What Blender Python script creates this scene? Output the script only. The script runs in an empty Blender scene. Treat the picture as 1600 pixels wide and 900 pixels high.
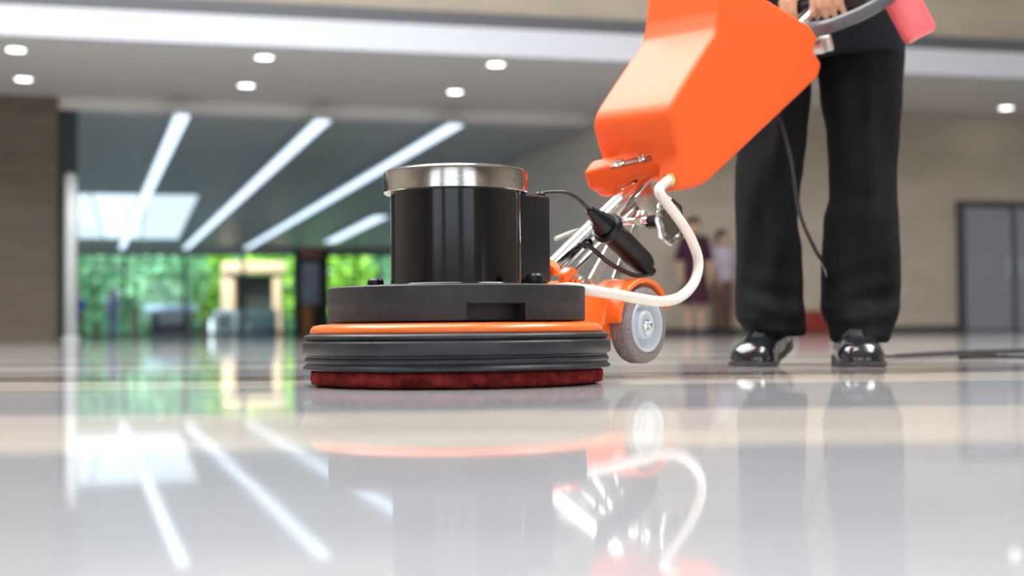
import bpy, bmesh, math, random
from math import sin, cos, pi, radians, atan2, sqrt
from mathutils import Vector, Matrix, Euler
random.seed(7)
S = bpy.context.scene
C = S.collection
# ------------------------------------------------------------------ camera
F_PX = 2200.0
H = 0.0826
PITCH = math.atan(66/F_PX)
ROLL = -0.0098
cam_d = bpy.data.cameras.new('camera')
cam_d.sensor_width = 36.0
cam_d.lens = 36.0*F_PX/1600
cam_d.clip_start = 0.02; cam_d.clip_end = 400
cam_d.dof.use_dof = True
cam_d.dof.focus_distance = 2.22
cam_d.dof.aperture_fstop = 2.9
cam_d.dof.aperture_blades = 0
cam = bpy.data.objects.new('camera', cam_d); C.objects.link(cam)
RC = Euler((pi/2+PITCH, 0, 0)).to_matrix() @ Matrix.Rotation(ROLL, 3, 'Z')
cam.matrix_world = Matrix.Translation((0, 0, H)) @ RC.to_4x4()
S.camera = cam
# ------------------------------------------------------------------ world, sun, big lamps, exposure
w = bpy.data.worlds.new('sky'); S.world = w; w.use_nodes = True
bg = w.node_tree.nodes['Background']
bg.inputs[0].default_value = (0.80, 0.90, 1.0, 1); bg.inputs[1].default_value = 2.8
sun_d = bpy.data.lights.new('sun', 'SUN'); sun_d.energy = 6.0; sun_d.angle = radians(1.0); sun_d.color = (1, .95, .85)
sun = bpy.data.objects.new('sun', sun_d); C.objects.link(sun)
sun.rotation_euler = Euler((radians(42), 0, radians(-25)))
def area(name, loc, sx, sy, power, color=(1, 1, 1), rot=(0, 0, 0)):
    d = bpy.data.lights.new(name, 'AREA'); d.shape = 'RECTANGLE'; d.size = sx; d.size_y = sy
    d.energy = power; d.color = color
    o = bpy.data.objects.new(name, d); C.objects.link(o); o.location = loc; o.rotation_euler = rot
    return o
area('atrium_roof_light', (-3.0, 5.5, 7.85), 7, 9, 2000, (.98, .985, 1.0))
area('atrium_roof_light', (4.5, 3.0, 7.85), 3, 8, 1050, (1.0, .98, .96))
S.view_settings.view_transform = 'Standard'; S.view_settings.look = 'None'
S.view_settings.gamma = 1; S.view_settings.exposure = 0.0; S.view_settings.use_curve_mapping = False

# ------------------------------------------------------------------ measuring helpers
CAMP = Vector((0, 0, H))
def ray(px, py):
    return RC @ Vector(((px-800)/F_PX, -(py-450)/F_PX, -1))
def PY(px, py, Y):                      # point of a sight line at depth Y
    d = ray(px, py); return CAMP + d*(Y/d.y)
def PZ(px, py, z):
    d = ray(px, py); return CAMP + d*((z-H)/d.z)
TH = atan2(.78, .62)
UC = Vector((PY(714, 516, 2.2).x, 2.2, 0))
U3 = Vector((cos(TH), sin(TH), 0)); N3 = Vector((sin(TH), -cos(TH), 0))
def L(px, py, n):                       # machine frame (u, -n, z): measured on the plane n
    d = ray(px, py); t = (n - (CAMP-UC).dot(N3))/d.dot(N3)
    p = CAMP + d*t - UC
    return Vector((p.dot(U3), -n, p.z))
def MW(v):                              # machine frame -> world
    return UC + U3*v[0] - N3*v[1] + Vector((0, 0, v[2]))

# ------------------------------------------------------------------ materials
MATS = {}
def mat(name, col, rough=.5, metal=0, var=0.0, vscale=8, bump=0.0, bscale=60, emit=None, estr=0, coat=0, trans=0, alpha=1, spec=.5, stretch=(1, 1, 1), sss=0, rvar=0):
    if name in MATS: return MATS[name]
    m = bpy.data.materials.new(name); m.use_nodes = True; MATS[name] = m
    nt = m.node_tree; b = nt.nodes['Principled BSDF']
    b.inputs['Roughness'].default_value = rough; b.inputs['Metallic'].default_value = metal
    b.inputs['Base Color'].default_value = (*col, 1)
    b.inputs['Coat Weight'].default_value = coat; b.inputs['Coat Roughness'].default_value = .06
    b.inputs['Transmission Weight'].default_value = trans; b.inputs['Alpha'].default_value = alpha
    b.inputs['Specular IOR Level'].default_value = spec
    if sss:
        b.inputs['Subsurface Weight'].default_value = sss; b.inputs['Subsurface Radius'].default_value = (.6, .3, .15); b.inputs['Subsurface Scale'].default_value = .01
    tc = nt.nodes.new('ShaderNodeTexCoord'); mp = nt.nodes.new('ShaderNodeMapping')
    mp.inputs['Scale'].default_value = stretch
    nt.links.new(tc.outputs['Object'], mp.inputs[0])
    nz = nt.nodes.new('ShaderNodeTexNoise'); nz.inputs['Scale'].default_value = vscale; nz.inputs['Detail'].default_value = 5
    nt.links.new(mp.outputs[0], nz.inputs['Vector'])
    rp = nt.nodes.new('ShaderNodeValToRGB')
    rp.color_ramp.elements[0].position = .3; rp.color_ramp.elements[1].position = .7
    v = max(var, .02)
    rp.color_ramp.elements[0].color = (*[max(0, c*(1-v)) for c in col], 1)
    rp.color_ramp.elements[1].color = (*[min(1, c*(1+v)) for c in col], 1)
    nt.links.new(nz.outputs['Fac'], rp.inputs[0]); nt.links.new(rp.outputs[0], b.inputs['Base Color'])
    if rvar:
        mr = nt.nodes.new('ShaderNodeMapRange'); mr.inputs[3].default_value = max(0, rough-rvar); mr.inputs[4].default_value = rough+rvar
        nt.links.new(nz.outputs['Fac'], mr.inputs[0]); nt.links.new(mr.outputs[0], b.inputs['Roughness'])
    if bump:
        n2 = nt.nodes.new('ShaderNodeTexNoise'); n2.inputs['Scale'].default_value = bscale; n2.inputs['Detail'].default_value = 4
        nt.links.new(mp.outputs[0], n2.inputs['Vector'])
        bp = nt.nodes.new('ShaderNodeBump'); bp.inputs['Strength'].default_value = bump; bp.inputs['Distance'].default_value = .01
        nt.links.new(n2.outputs['Fac'], bp.inputs['Height']); nt.links.new(bp.outputs[0], b.inputs['Normal'])
    if emit:
        b.inputs['Emission Color'].default_value = (*emit, 1); b.inputs['Emission Strength'].default_value = estr
    return m
ORANGE = (1.0, .135, .018)
m_tank = mat('orange_polyethylene', (1.0, .128, .020), .43, var=.03, vscale=5, spec=.3, sss=.12, bump=.02, bscale=40)
m_orange = mat('orange_paint', (.95, .17, .02), .3, var=.04, coat=.3)
m_chrome = mat('chrome', (.86, .87, .9), .06, 1, rvar=.02, vscale=30)
m_steel = mat('brushed_steel', (.50, .485, .46), .17, 1, var=.15, vscale=60, stretch=(1, 1, 8))
m_zinc = mat('zinc_steel', (.66, .65, .62), .33, 1, var=.15, vscale=50, bump=.05)
m_black = mat('black_gloss_enamel', (.005, .005, .007), .14, var=.1, coat=.1, spec=.4)
m_blackpl = mat('black_plastic', (.006, .007, .012), .3, var=.1, bump=.03, bscale=200, spec=.3)
m_iron = mat('charcoal_cast_iron', (.016, .016, .0185), .5, var=.35, vscale=40, bump=.16, bscale=140)
m_skirt = mat('dark_grey_rubber', (.022, .025, .030), .42, var=.4, vscale=18, bump=.08, bscale=80, rvar=.1)
m_pad = mat('red_pad_fibre', (.32, .035, .032), .95, var=.55, vscale=45, bump=1.0, bscale=260, spec=.1)
m_tyre = mat('grey_rubber_tyre', (.26, .235, .245), .6, var=.2, vscale=200, bump=.2, bscale=300)
m_hub = mat('pale_blue_grey_plastic', (.60, .67, .74), .35, var=.06)
m_hose = mat('milky_white_hose', (.84, .80, .74), .25, var=.04, coat=.3, sss=.2)
m_brass = mat('brass', (.75, .48, .16), .25, 1)
m_clear = mat('milky_fitting', (.85, .68, .5), .3, var=.05, sss=.2)
m_cable = mat('black_cable', (.02, .02, .024), .28, var=.1, bump=.05)
m_greycab = mat('grey_rubber_hose', (.10, .10, .115), .33, var=.1, coat=.1)
m_trouser = mat('black_wool_twill', (.0058, .0058, .0068), .85, var=.25, vscale=30, bump=.3, bscale=500, spec=.18)
m_jacket = mat('dark_navy_cloth', (.007, .008, .014), .85, var=.25, vscale=30, bump=.3, bscale=400, spec=.25)
m_leather = mat('black_polished_leather', (.012, .015, .02), .16, var=.2, bump=.1, bscale=60, coat=.7)
m_sole = mat('worn_brown_sole', (.07, .058, .052), .55, var=.3, vscale=30)
m_lace = mat('black_lace', (.02, .02, .022), .6)
m_sock = mat('tan_sock', (.35, .27, .18), .9, bump=.3, bscale=300)
m_skin = mat('skin', (.66, .40, .26), .5, var=.06, sss=.15)
m_hair = mat('black_hair', (.012, .01, .009), .5, bump=.4, bscale=200, stretch=(6, 6, 1))
m_pink = mat('pink_liquid_plastic', (1.0, .19, .20), .3, var=.06, sss=.25, coat=.2)
m_wall = mat('tan_stone_wall', (.50, .435, .35), .5, var=.09, vscale=1.2, stretch=(1, 1, 3), bump=.05, bscale=12)
m_wallbr = mat('brown_stone_wall', (.15, .115, .08), .45, var=.14, vscale=1.2, stretch=(1, 1, 5))
m_white = mat('white_fascia_panel', (.76, .80, .88), .35, var=.015)
m_darkstrip = mat('slate_grey_band', (.13, .14, .155), .5)
m_soffit = mat('warm_grey_soffit', (.84, .82, .79), .6, var=.02)
m_lobceil = mat('lobby_ceiling_grey', (.50, .55, .59), .36, var=.03)
m_frame = mat('dark_window_frame', (.03, .04, .045), .4, .3)
m_alu = mat('pale_aluminium', (.62, .65, .66), .35, .6)
m_doorp = mat('grey_door_panel', (.27, .29, .33), .4, var=.05)
m_doorf = mat('dark_door_frame', (.07, .07, .075), .45)
m_ground = mat('outdoor_paving', (.24, .27, .25), .8, var=.2, vscale=2)
def emission(name, col, st):
    return mat(name, (.8, .8, .8), .4, emit=col, estr=st)
m_down = emission('downlight_glow', (1, 1, .93), 9)
m_strip = emission('strip_glow', (.66, .83, 1), 1.7)
m_glow = emission('panel_glow', (.74, .89, 1), .85)
def glass_mat():
    m = bpy.data.materials.new('window_glass'); m.use_nodes = True; nt = m.node_tree
    for n in list(nt.nodes): nt.nodes.remove(n)
    o = nt.nodes.new('ShaderNodeOutputMaterial'); mx = nt.nodes.new('ShaderNodeMixShader')
    t = nt.nodes.new('ShaderNodeBsdfTransparent'); g = nt.nodes.new('ShaderNodeBsdfGlossy')
    t.inputs[0].default_value = (.93, .98, .96, 1); g.inputs['Roughness'].default_value = .02
    f = nt.nodes.new('ShaderNodeFresnel'); f.inputs[0].default_value = 1.45
    nt.links.new(f.outputs[0], mx.inputs[0]); nt.links.new(t.outputs[0], mx.inputs[1]); nt.links.new(g.outputs[0], mx.inputs[2])
    nt.links.new(mx.outputs[0], o.inputs[0]); return m
m_glass = glass_mat()
def floor_mat():
    m = bpy.data.materials.new('polished_cream_marble'); m.use_nodes = True; nt = m.node_tree; b = nt.nodes['Principled BSDF']
    N = nt.nodes.new; Lk = nt.links.new
    tc = N('ShaderNodeTexCoord')
    sp = N('ShaderNodeSeparateXYZ'); Lk(tc.outputs['Object'], sp.inputs[0])
    # alternating colour bands: cream ones .45 m deep, cool grey ones .65 m deep
    mp0 = N('ShaderNodeMapping'); mp0.inputs['Rotation'].default_value = (0, 0, radians(-1.0)); Lk(tc.outputs['Object'], mp0.inputs[0])
    s0 = N('ShaderNodeSeparateXYZ'); Lk(mp0.outputs[0], s0.inputs[0])
    md = N('ShaderNodeMath'); md.operation = 'PINGPONG'; md.inputs[1].default_value = .55
    sb = N('ShaderNodeMath'); sb.operation = 'SUBTRACT'; sb.inputs[1].default_value = 1.225-33; Lk(s0.outputs['Y'], sb.inputs[0]); Lk(sb.outputs[0], md.inputs[0])
    br = N('ShaderNodeMapRange'); br.interpolation_type = 'SMOOTHSTEP'; br.inputs[1].default_value = .19; br.inputs[2].default_value = .26; Lk(md.outputs[0], br.inputs[0])
    bm_ = N('ShaderNodeMixRGB'); bm_.inputs[1].default_value = (.74, .695, .64, 1); bm_.inputs[2].default_value = (.43, .45, .485, 1); Lk(br.outputs[0], bm_.inputs[0])
    n1 = N('ShaderNodeTexNoise'); n1.inputs['Scale'].default_value = 2.2; n1.inputs['Detail'].default_value = 6
    mp = N('ShaderNodeMapping'); mp.inputs['Scale'].default_value = (.45, 1.6, 1); Lk(tc.outputs['Object'], mp.inputs[0]); Lk(mp.outputs[0], n1.inputs['Vector'])
    r1 = N('ShaderNodeValToRGB'); r1.color_ramp.elements[0].position = .35; r1.color_ramp.elements[1].position = .7
    r1.color_ramp.elements[0].color = (.80, .78, .77, 1); r1.color_ramp.elements[1].color = (1, .98, .95, 1)
    Lk(n1.outputs['Fac'], r1.inputs[0])
    mu = N('ShaderNodeMixRGB'); mu.blend_type = 'MULTIPLY'; mu.inputs[0].default_value = 1
    Lk(bm_.outputs[0], mu.inputs[1]); Lk(r1.outputs[0], mu.inputs[2])
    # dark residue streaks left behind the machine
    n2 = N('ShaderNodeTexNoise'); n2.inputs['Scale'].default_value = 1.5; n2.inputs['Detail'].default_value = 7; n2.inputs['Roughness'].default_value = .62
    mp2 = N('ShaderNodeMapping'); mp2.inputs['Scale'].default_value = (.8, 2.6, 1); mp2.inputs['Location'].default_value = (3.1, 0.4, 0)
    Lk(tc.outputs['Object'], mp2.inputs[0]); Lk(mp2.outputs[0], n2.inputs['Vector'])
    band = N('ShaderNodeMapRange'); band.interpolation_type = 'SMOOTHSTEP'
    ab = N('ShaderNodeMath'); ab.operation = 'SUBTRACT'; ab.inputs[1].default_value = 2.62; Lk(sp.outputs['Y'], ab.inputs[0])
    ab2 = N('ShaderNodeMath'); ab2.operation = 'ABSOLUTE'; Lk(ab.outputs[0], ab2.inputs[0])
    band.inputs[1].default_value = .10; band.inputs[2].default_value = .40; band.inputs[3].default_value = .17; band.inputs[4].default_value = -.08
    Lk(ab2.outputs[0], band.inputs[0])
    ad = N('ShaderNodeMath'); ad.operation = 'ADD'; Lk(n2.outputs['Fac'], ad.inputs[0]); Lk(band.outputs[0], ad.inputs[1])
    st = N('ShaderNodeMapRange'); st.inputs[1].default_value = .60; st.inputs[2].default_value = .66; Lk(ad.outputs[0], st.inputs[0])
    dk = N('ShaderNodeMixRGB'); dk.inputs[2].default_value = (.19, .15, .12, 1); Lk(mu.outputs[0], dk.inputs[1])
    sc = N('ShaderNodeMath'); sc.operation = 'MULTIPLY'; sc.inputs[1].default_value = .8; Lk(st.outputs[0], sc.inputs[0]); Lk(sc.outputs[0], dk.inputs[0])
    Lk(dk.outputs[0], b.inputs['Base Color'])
    b.inputs['Roughness'].default_value = .045; b.inputs['IOR'].default_value = 1.34
    n3 = N('ShaderNodeTexNoise'); n3.inputs['Scale'].default_value = 5; n3.inputs['Detail'].default_value = 2
    Lk(tc.outputs['Object'], n3.inputs['Vector'])
    bp = N('ShaderNodeBump'); bp.inputs['Strength'].default_value = .012; bp.inputs['Distance'].default_value = .01
    Lk(n3.outputs['Fac'], bp.inputs['Height']); Lk(bp.outputs[0], b.inputs['Normal'])
    return m
m_floor = floor_mat()

# ------------------------------------------------------------------ mesh helpers
def link(name, me, m, parent=None, smooth=True, angle=35):
    if smooth:
        me.polygons.foreach_set('use_smooth', [True]*len(me.polygons))
        me.set_sharp_from_angle(angle=radians(angle))
    me.materials.append(m)
    o = bpy.data.objects.new(name, me); C.objects.link(o)
    if parent: o.parent = parent
    return o
def tag(o, label=None, cat=None, group=None, kind=None):
    if label: o['label'] = label
    if cat: o['category'] = cat
    if group: o['group'] = group
    if kind: o['kind'] = kind
    return o
def thing(name, label, cat, loc=(0, 0, 0), rotz=0, group=None):
    o = bpy.data.objects.new(name, None); C.objects.link(o); o.location = loc; o.rotation_euler = (0, 0, rotz)
    o.empty_display_size = .1
    return tag(o, label, cat, group)
class MB:
    def __init__(s): s.bm = bmesh.new()
    def box(s, c, size, rot=None, bev=0, seg=2):
        r = bmesh.ops.create_cube(s.bm, size=1)
        M = Matrix.Translation(Vector(c)) @ (rot.to_4x4() if rot is not None else Matrix.Identity(4)) @ Matrix.Diagonal((*size, 1))
        bmesh.ops.transform(s.bm, matrix=M, verts=r['verts'])
        if bev:
            es = list({e for v in r['verts'] for e in v.link_edges})
            bmesh.ops.bevel(s.bm, geom=es, offset=bev, segments=seg, affect='EDGES', profile=.5)
        return s
    def lathe(s, prof, n=64, M=None, mod=None):
        rings = []
        for i in range(n):
            a = 2*pi*i/n; ring = []
            for (r, z) in prof:
                rr = mod(a, r, z) if mod else r
                v = Vector((rr*cos(a), rr*sin(a), z)); v = M @ v if M else v
                ring.append(s.bm.verts.new(v))
            rings.append(ring)
        for i in range(n):
            A, B = rings[i], rings[(i+1) % n]
            for k in range(len(prof)-1):
                try: s.bm.faces.new((A[k], B[k], B[k+1], A[k+1]))
                except ValueError: pass
        bmesh.ops.remove_doubles(s.bm, verts=s.bm.verts, dist=1e-6)
        return s
    def prism(s, pts, y0, y1):          # polygon in x-z, extruded along y
        a = [s.bm.verts.new((p[0], y0, p[1])) for p in pts]; b = [s.bm.verts.new((p[0], y1, p[1])) for p in pts]
        s.bm.faces.new(a); s.bm.faces.new(b[::-1]); n = len(pts)
        for i in range(n): s.bm.faces.new((a[i], b[i], b[(i+1) % n], a[(i+1) % n]))
        return s
    def loft(s, rings, cap=True):
        R = [[s.bm.verts.new(p) for p in r] for r in rings]; n = len(R[0])
        for a, b in zip(R, R[1:]):
            for i in range(n): s.bm.faces.new((a[i], a[(i+1) % n], b[(i+1) % n], b[i]))
        if cap: s.bm.faces.new(R[0][::-1]); s.bm.faces.new(R[-1])
        return s
    def tube(s, pts, r, n=12, cap=True):
        pts = [Vector(p) for p in pts]; rs = r if isinstance(r, (list, tuple)) else [r]*len(pts)
        rings = []; up = None
        for i, p in enumerate(pts):
            t = (pts[min(i+1, len(pts)-1)]-pts[max(i-1, 0)]).normalized()
            if up is None:
                up = Vector((0, 0, 1)) if abs(t.z) < .9 else Vector((1, 0, 0))
            up = (up-t*up.dot(t)).normalized(); sd = t.cross(up)
            rings.append([p+(up*cos(2*pi*k/n)+sd*sin(2*pi*k/n))*rs[i] for k in range(n)])
        return s.loft(rings, cap)
    def ball(s, c, r, sc=(1, 1, 1), rot=None, seg=16):
        q = bmesh.ops.create_uvsphere(s.bm, u_segments=seg, v_segments=max(6, seg//2+2), radius=r)
        M = Matrix.Translation(Vector(c)) @ (rot.to_4x4() if rot is not None else Matrix.Identity(4)) @ Matrix.Diagonal((*sc, 1))
        bmesh.ops.transform(s.bm, matrix=M, verts=q['verts']); return s
    def cap(s, a, b, ra, rb, n=14):      # tapered limb
        a, b = Vector(a), Vector(b)
        s.ball(a, ra, seg=n); s.ball(b, rb, seg=n); s.tube([a, b], [ra, rb], n); return s
    def mesh(s, name='m'):
        bmesh.ops.recalc_face_normals(s.bm, faces=s.bm.faces)
        me = bpy.data.meshes.new(name); s.bm.to_mesh(me); s.bm.free(); return me
    def build(s, name, m, parent=None, smooth=True, angle=35):
        return link(name, s.mesh(name), m, parent, smooth, angle)
    def soft(s, name, m, parent=None, voxel=.005, it=8, fac=.5, disp=None):
        me = s.mesh(name); o = bpy.data.objects.new('tmp', me); C.objects.link(o)
        rm = o.modifiers.new('r', 'REMESH'); rm.mode = 'VOXEL'; rm.voxel_size = voxel
        if it: sm = o.modifiers.new('s', 'SMOOTH'); sm.iterations = it; sm.factor = fac
        dg = bpy.context.evaluated_depsgraph_get(); me2 = bpy.data.meshes.new_from_object(o.evaluated_get(dg))
        bpy.data.objects.remove(o); bpy.data.meshes.remove(me); me2.name = name
        if disp:
            for v in me2.vertices: v.co = disp(v.co)
        return link(name, me2, m, parent, True, 80)
def smooth_path(pts, k=8):
    pts = [Vector(p) for p in pts]; P = [pts[0]*2-pts[1]]+pts+[pts[-1]*2-pts[-2]]; out = []
    for i in range(1, len(P)-2):
        for j in range(k):
            t = j/k; a, b, c, d = P[i-1], P[i], P[i+1], P[i+2]
            out.append(.5*((2*b)+(c-a)*t+(2*a-5*b+4*c-d)*t*t+(3*b-a-3*c+d)*t**3))
    out.append(pts[-1]); return out
def axis_m(origin, axis):               # matrix taking +z to axis
    q = Vector((0, 0, 1)).rotation_difference(Vector(axis).normalized())
    return Matrix.Translation(Vector(origin)) @ q.to_matrix().to_4x4()

# ================================================================== SETTING
E3 = Vector((1, .27, 0)).normalized(); G3 = Vector((-.27, 1, 0)).normalized(); O3 = Vector((0, 17.1, 0))
FR = atan2(.27, 1)
def FP(a, b, z=0): return O3+E3*a+G3*b+Vector((0, 0, z))
RF = Matrix.Rotation(FR, 3, 'Z')
def fbox(name, a0, a1, b0, b1, z0, z1, m, kind='structure', parent=None, bev=0):
    mb = MB(); c = FP((a0+a1)/2, (b0+b1)/2, (z0+z1)/2)
    mb.box(c, (a1-a0, b1-b0, z1-z0), RF, bev); o = mb.build(name, m, parent, smooth=False)
    if kind and not parent: o['kind'] = kind
    return o
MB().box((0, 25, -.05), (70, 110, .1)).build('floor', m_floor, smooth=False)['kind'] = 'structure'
# upper gallery front above the soffit
fbox('trim_1', -26, 26, -.12, .1, 3.4, 3.74, m_white)
fbox('trim_2', -26, 26, -.05, .1, 3.742, 3.93, m_darkstrip)
fbox('wall_upper', -26, 26, .02, .3, 3.932, 8.0, m_wall)
fbox('ceiling_soffit', -26, 26, .1, 4.1, 3.4, 3.55, m_soffit)
fbox('trim_3', -26, 3.4, 4.1, 4.3, 3.24, 3.55, m_soffit)
# lobby ceiling, walls
fbox('ceiling', -18, 16, 4.3, 37, 3.22, 3.4, m_lobceil)
fbox('wall_left', -18, -5.45, 4.0, 4.6, 0, 3.4, m_wallbr)
fbox('wall_right', 2.4, 26, 2.75, 3.1, 0, 3.4, m_wall)
fbox('wall_side', 2.4, 2.75, 3.1, 20, 0, 3.22, m_wall)
fbox('wall_back', 2.75, 8, 19.7, 20, 0, 3.22, m_wall)
fbox('wall_east', 8, 8.3, 20, 36, 0, 3.22, m_wall)
fbox('trim_4', -18, 8, 36, 36.3, 3.0, 3.22, m_alu)
fbox('baseboard_right', 2.4, 26, 2.72, 2.748, 0, .09, m_doorf)
# hall around the camera
MB().box((0, 4.5, 8.05), (44, 33, .1)).build('ceiling_hall', mat('hall_ceiling', (.6, .59, .57), .7), smooth=False)['kind'] = 'structure'
MB().box((-13, 2.0, 4), (.3, 24, 8)).build('wall_west', m_wall, smooth=False)['kind'] = 'structure'
MB().box((15, 4.5, 4), (.3, 30, 8)).build('wall_hall_right', m_wall, smooth=False)['kind'] = 'structure'
hb = MB()
for x0, x1, z0, z1 in ((-13, -8, 0, 8), (-8, 11, 5.2, 8), (-8, 11, 0, .9), (-4.2, -3.0, .9, 5.2), (1.0, 2.6, .9, 5.2), (6.6, 15, .9, 8)):
    hb.box(((x0+x1)/2, -8, (z0+z1)/2), (x1-x0, .3, z1-z0))
hb.build('wall_behind', m_wall, smooth=False)['kind'] = 'structure'

# double door in the tan wall
dr = thing('double_door', 'grey double door in dark frame at the right end of the tan wall', 'door')
da0 = (PY(1497, 516, 21.8)-O3).dot(E3)
for (a0, a1, z0, z1) in ((da0, da0+.09, 0, 2.02), (da0+.09, da0+1.9, 1.93, 2.02), (da0+1.9, da0+1.99, 0, 2.02)):
    fbox('door_frame', a0, a1, 2.66, 2.75, z0, z1, m_doorf, None, dr)
for k in range(2):
    a0 = da0+.1+k*.9
    lf = fbox('door_leaf', a0+.03, a0+.86, 2.69, 2.748, .02, 1.92, m_doorp, None, dr)
    h = MB(); h.tube([FP(a0+(.76 if k == 0 else .1), 2.66, .85), FP(a0+(.76 if k == 0 else .1), 2.66, 1.15)], .012)
    for z in (.88, 1.12): h.tube([FP(a0+(.76 if k == 0 else .1), 2.66, z), FP(a0+(.76 if k == 0 else .1), 2.695, z)], .008)
    h.build('handle', m_alu, lf)
fbox('door_mullion', da0+.955, da0+1.0, 2.67, 2.75, 0, 1.93, m_doorf, None, dr)

# downlights
places = ['leftmost near', 'leftmost far']
DL = [(25, 77, 'round recessed ceiling downlight, front row, at the far left edge'),
      (37, 123, 'round recessed ceiling downlight, back row, just above the brown wall'),
      (413, 89, 'round recessed ceiling downlight, front row, second from the left'),
      (385, 133, 'round recessed ceiling downlight, back row, left of the middle light strip'),
      (775, 100, 'round recessed ceiling downlight, front row, above the motor housing'),
      (711, 143, 'round recessed ceiling downlight, back row, above the motor housing'),
      (1572, 168, 'lone round recessed ceiling downlight above the grey double door')]
for px, py, lab in DL:
    p = PZ(px, py, 3.4); d = thing('downlight', lab, 'downlight', (p.x, p.y, 3.4), 0, 'recessed downlights in the soffit')
    MB().lathe([(.105, .0), (.135, .0), (.14, -.004), (.135, -.012), (.108, -.014), (.1, -.004), (.105, 0)], 32).build('trim_ring', m_white, d)
    MB().lathe([(0, -.006), (.10, -.006), (.10, -.001), (0, -.001)], 32).build('lamp_disc', m_down, d)
# linear lights
for p0, p1, wd, lab in (((285, 180), (190, 388), .19, 'long linear ceiling light, leftmost of the lobby strips'), ((505, 188), (290, 388), .2, 'long linear ceiling light, second from the left'),
                       ((712, 195), (385, 388), .21, 'long linear ceiling light ending above the motor housing'), ((596, 338), (515, 378), .36, 'short linear ceiling light deep in the lobby beside the motor')):
    q0 = PZ(*p0, 3.1); q1 = PZ(*p1, 3.1); ln = (q1-q0).length
    t = thing('strip_light', lab, 'ceiling light', ((q0.x+q1.x)/2, (q0.y+q1.y)/2, 3.1), atan2(-(q1.x-q0.x), q1.y-q0.y), 'linear lights in the lobby ceiling')
    MB().box((0, 0, .05), (wd+.04, ln+.04, .098)).build('housing', m_alu, t, smooth=False)
    MB().box((0, 0, -.01), (wd, ln, .02), bev=.004).build('diffuser', m_strip, t, smooth=False)
# glowing panel for the bright area of the lobby ceiling (left)
sk = thing('luminous_ceiling_panel', 'bright white glowing ceiling panel at the left, behind the leftmost strip light', 'ceiling light', FP(-4.75, 23.5, 3.22), FR)
MB().box((0, 0, -.01), (3.6, 15.2, .02)).build('panel_frame', m_alu, sk, smooth=False)
for k in range(3):
    MB().box((-1.18+k*1.18, 0, -.016), (1.13, 15, .008)).build('panel', m_glow, sk, smooth=False)
# glass front edge posts on the left
p = thing('entrance_post', 'slim pale metal post standing beside the brown wall at left', 'post', PY(111, 523, 19.1), FR)
p.location.z = 0
MB().box((0, 0, 1.12), (.16, .12, 2.24), bev=.01).build('post_shaft', m_alu, p); MB().box((0, 0, .02), (.24, .2, .04), bev=.005).build('base_plate', m_alu, p)
MB().tube([(0, 0, 2.24), (0, 0, 2.27)], .06).build('cap', m_alu, p)
fbox('trim_5', -5.45, -5.2, 4.2, 4.4, 0, 3.24, m_frame)
# glazed far wall: window_<n>
aw = [-16, -13.6, -11.2, -9.0, -6.9, -4.7, -2.6, -.5, 1.6, 3.7, 5.8, 8]
for i, (a0, a1) in enumerate(zip(aw, aw[1:])):
    wn = bpy.data.objects.new('window_%d' % (i+1), None); C.objects.link(wn); wn['kind'] = 'structure'; wn.location = FP((a0+a1)/2, 36.1, 0)
    wn.rotation_euler = (0, 0, FR); wd = a1-a0
    f = MB()
    for x in (-wd/2+.03, wd/2-.03): f.box((x, 0, 1.5), (.06, .12, 3.0))
    f.box((0, 0, .05), (wd-.12, .12, .1)); f.box((0, 0, 2.96), (wd-.12, .12, .08)); f.box((0, 0, 2.2), (wd-.12, .1, .05))
    f.build('window_frame', m_frame, wn, smooth=False)
    MB().box((0, 0, 1.5), (wd-.1, .012, 2.9)).build('pane', m_glass, wn, smooth=False)
# dark pier with board
pr = thing('display_board', 'tall dark display board with grey poster and orange foot beside the motor', 'sign', PY(487, 519, 34), FR)
pr.location.z = 0
MB().box((0, .05, 1.05), (.85, .12, 2.1), bev=.02).build('panel', mat('dark_board', (.02, .024, .03), .5), pr)
MB().box((-.02, -.02, 1.25), (.42, .02, 1.0), bev=.004).build('poster', mat('grey_poster', (.30, .32, .38), .6, var=.3, vscale=2), pr)
MB().box((0, -.015, 2.0), (.5, .03, .26), bev=.004).build('header', mat('brown_header', (.30, .12, .05), .5), pr)
MB().box((-.1, -.04, .36), (.26, .06, .7), bev=.004).build('foot_panel', mat('orange_foot', (.45, .17, .03), .5), pr)
# red bin beside the wall
rb = thing('fire_box', 'low dark red box on the floor by the tan wall, seen between the trouser legs', 'box', PY(1272, 516, 20), FR)
rb.location.z = 0
MB().box((0, 0, .15), (.42, .25, .28), bev=.02).build('box_body', mat('dark_red_enamel', (.25, .03, .02), .4), rb)
MB().box((0, 0, .305), (.45, .28, .03), bev=.01).build('lid', mat('dark_red_enamel', (.2, .02, .02), .4), rb)

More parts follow.
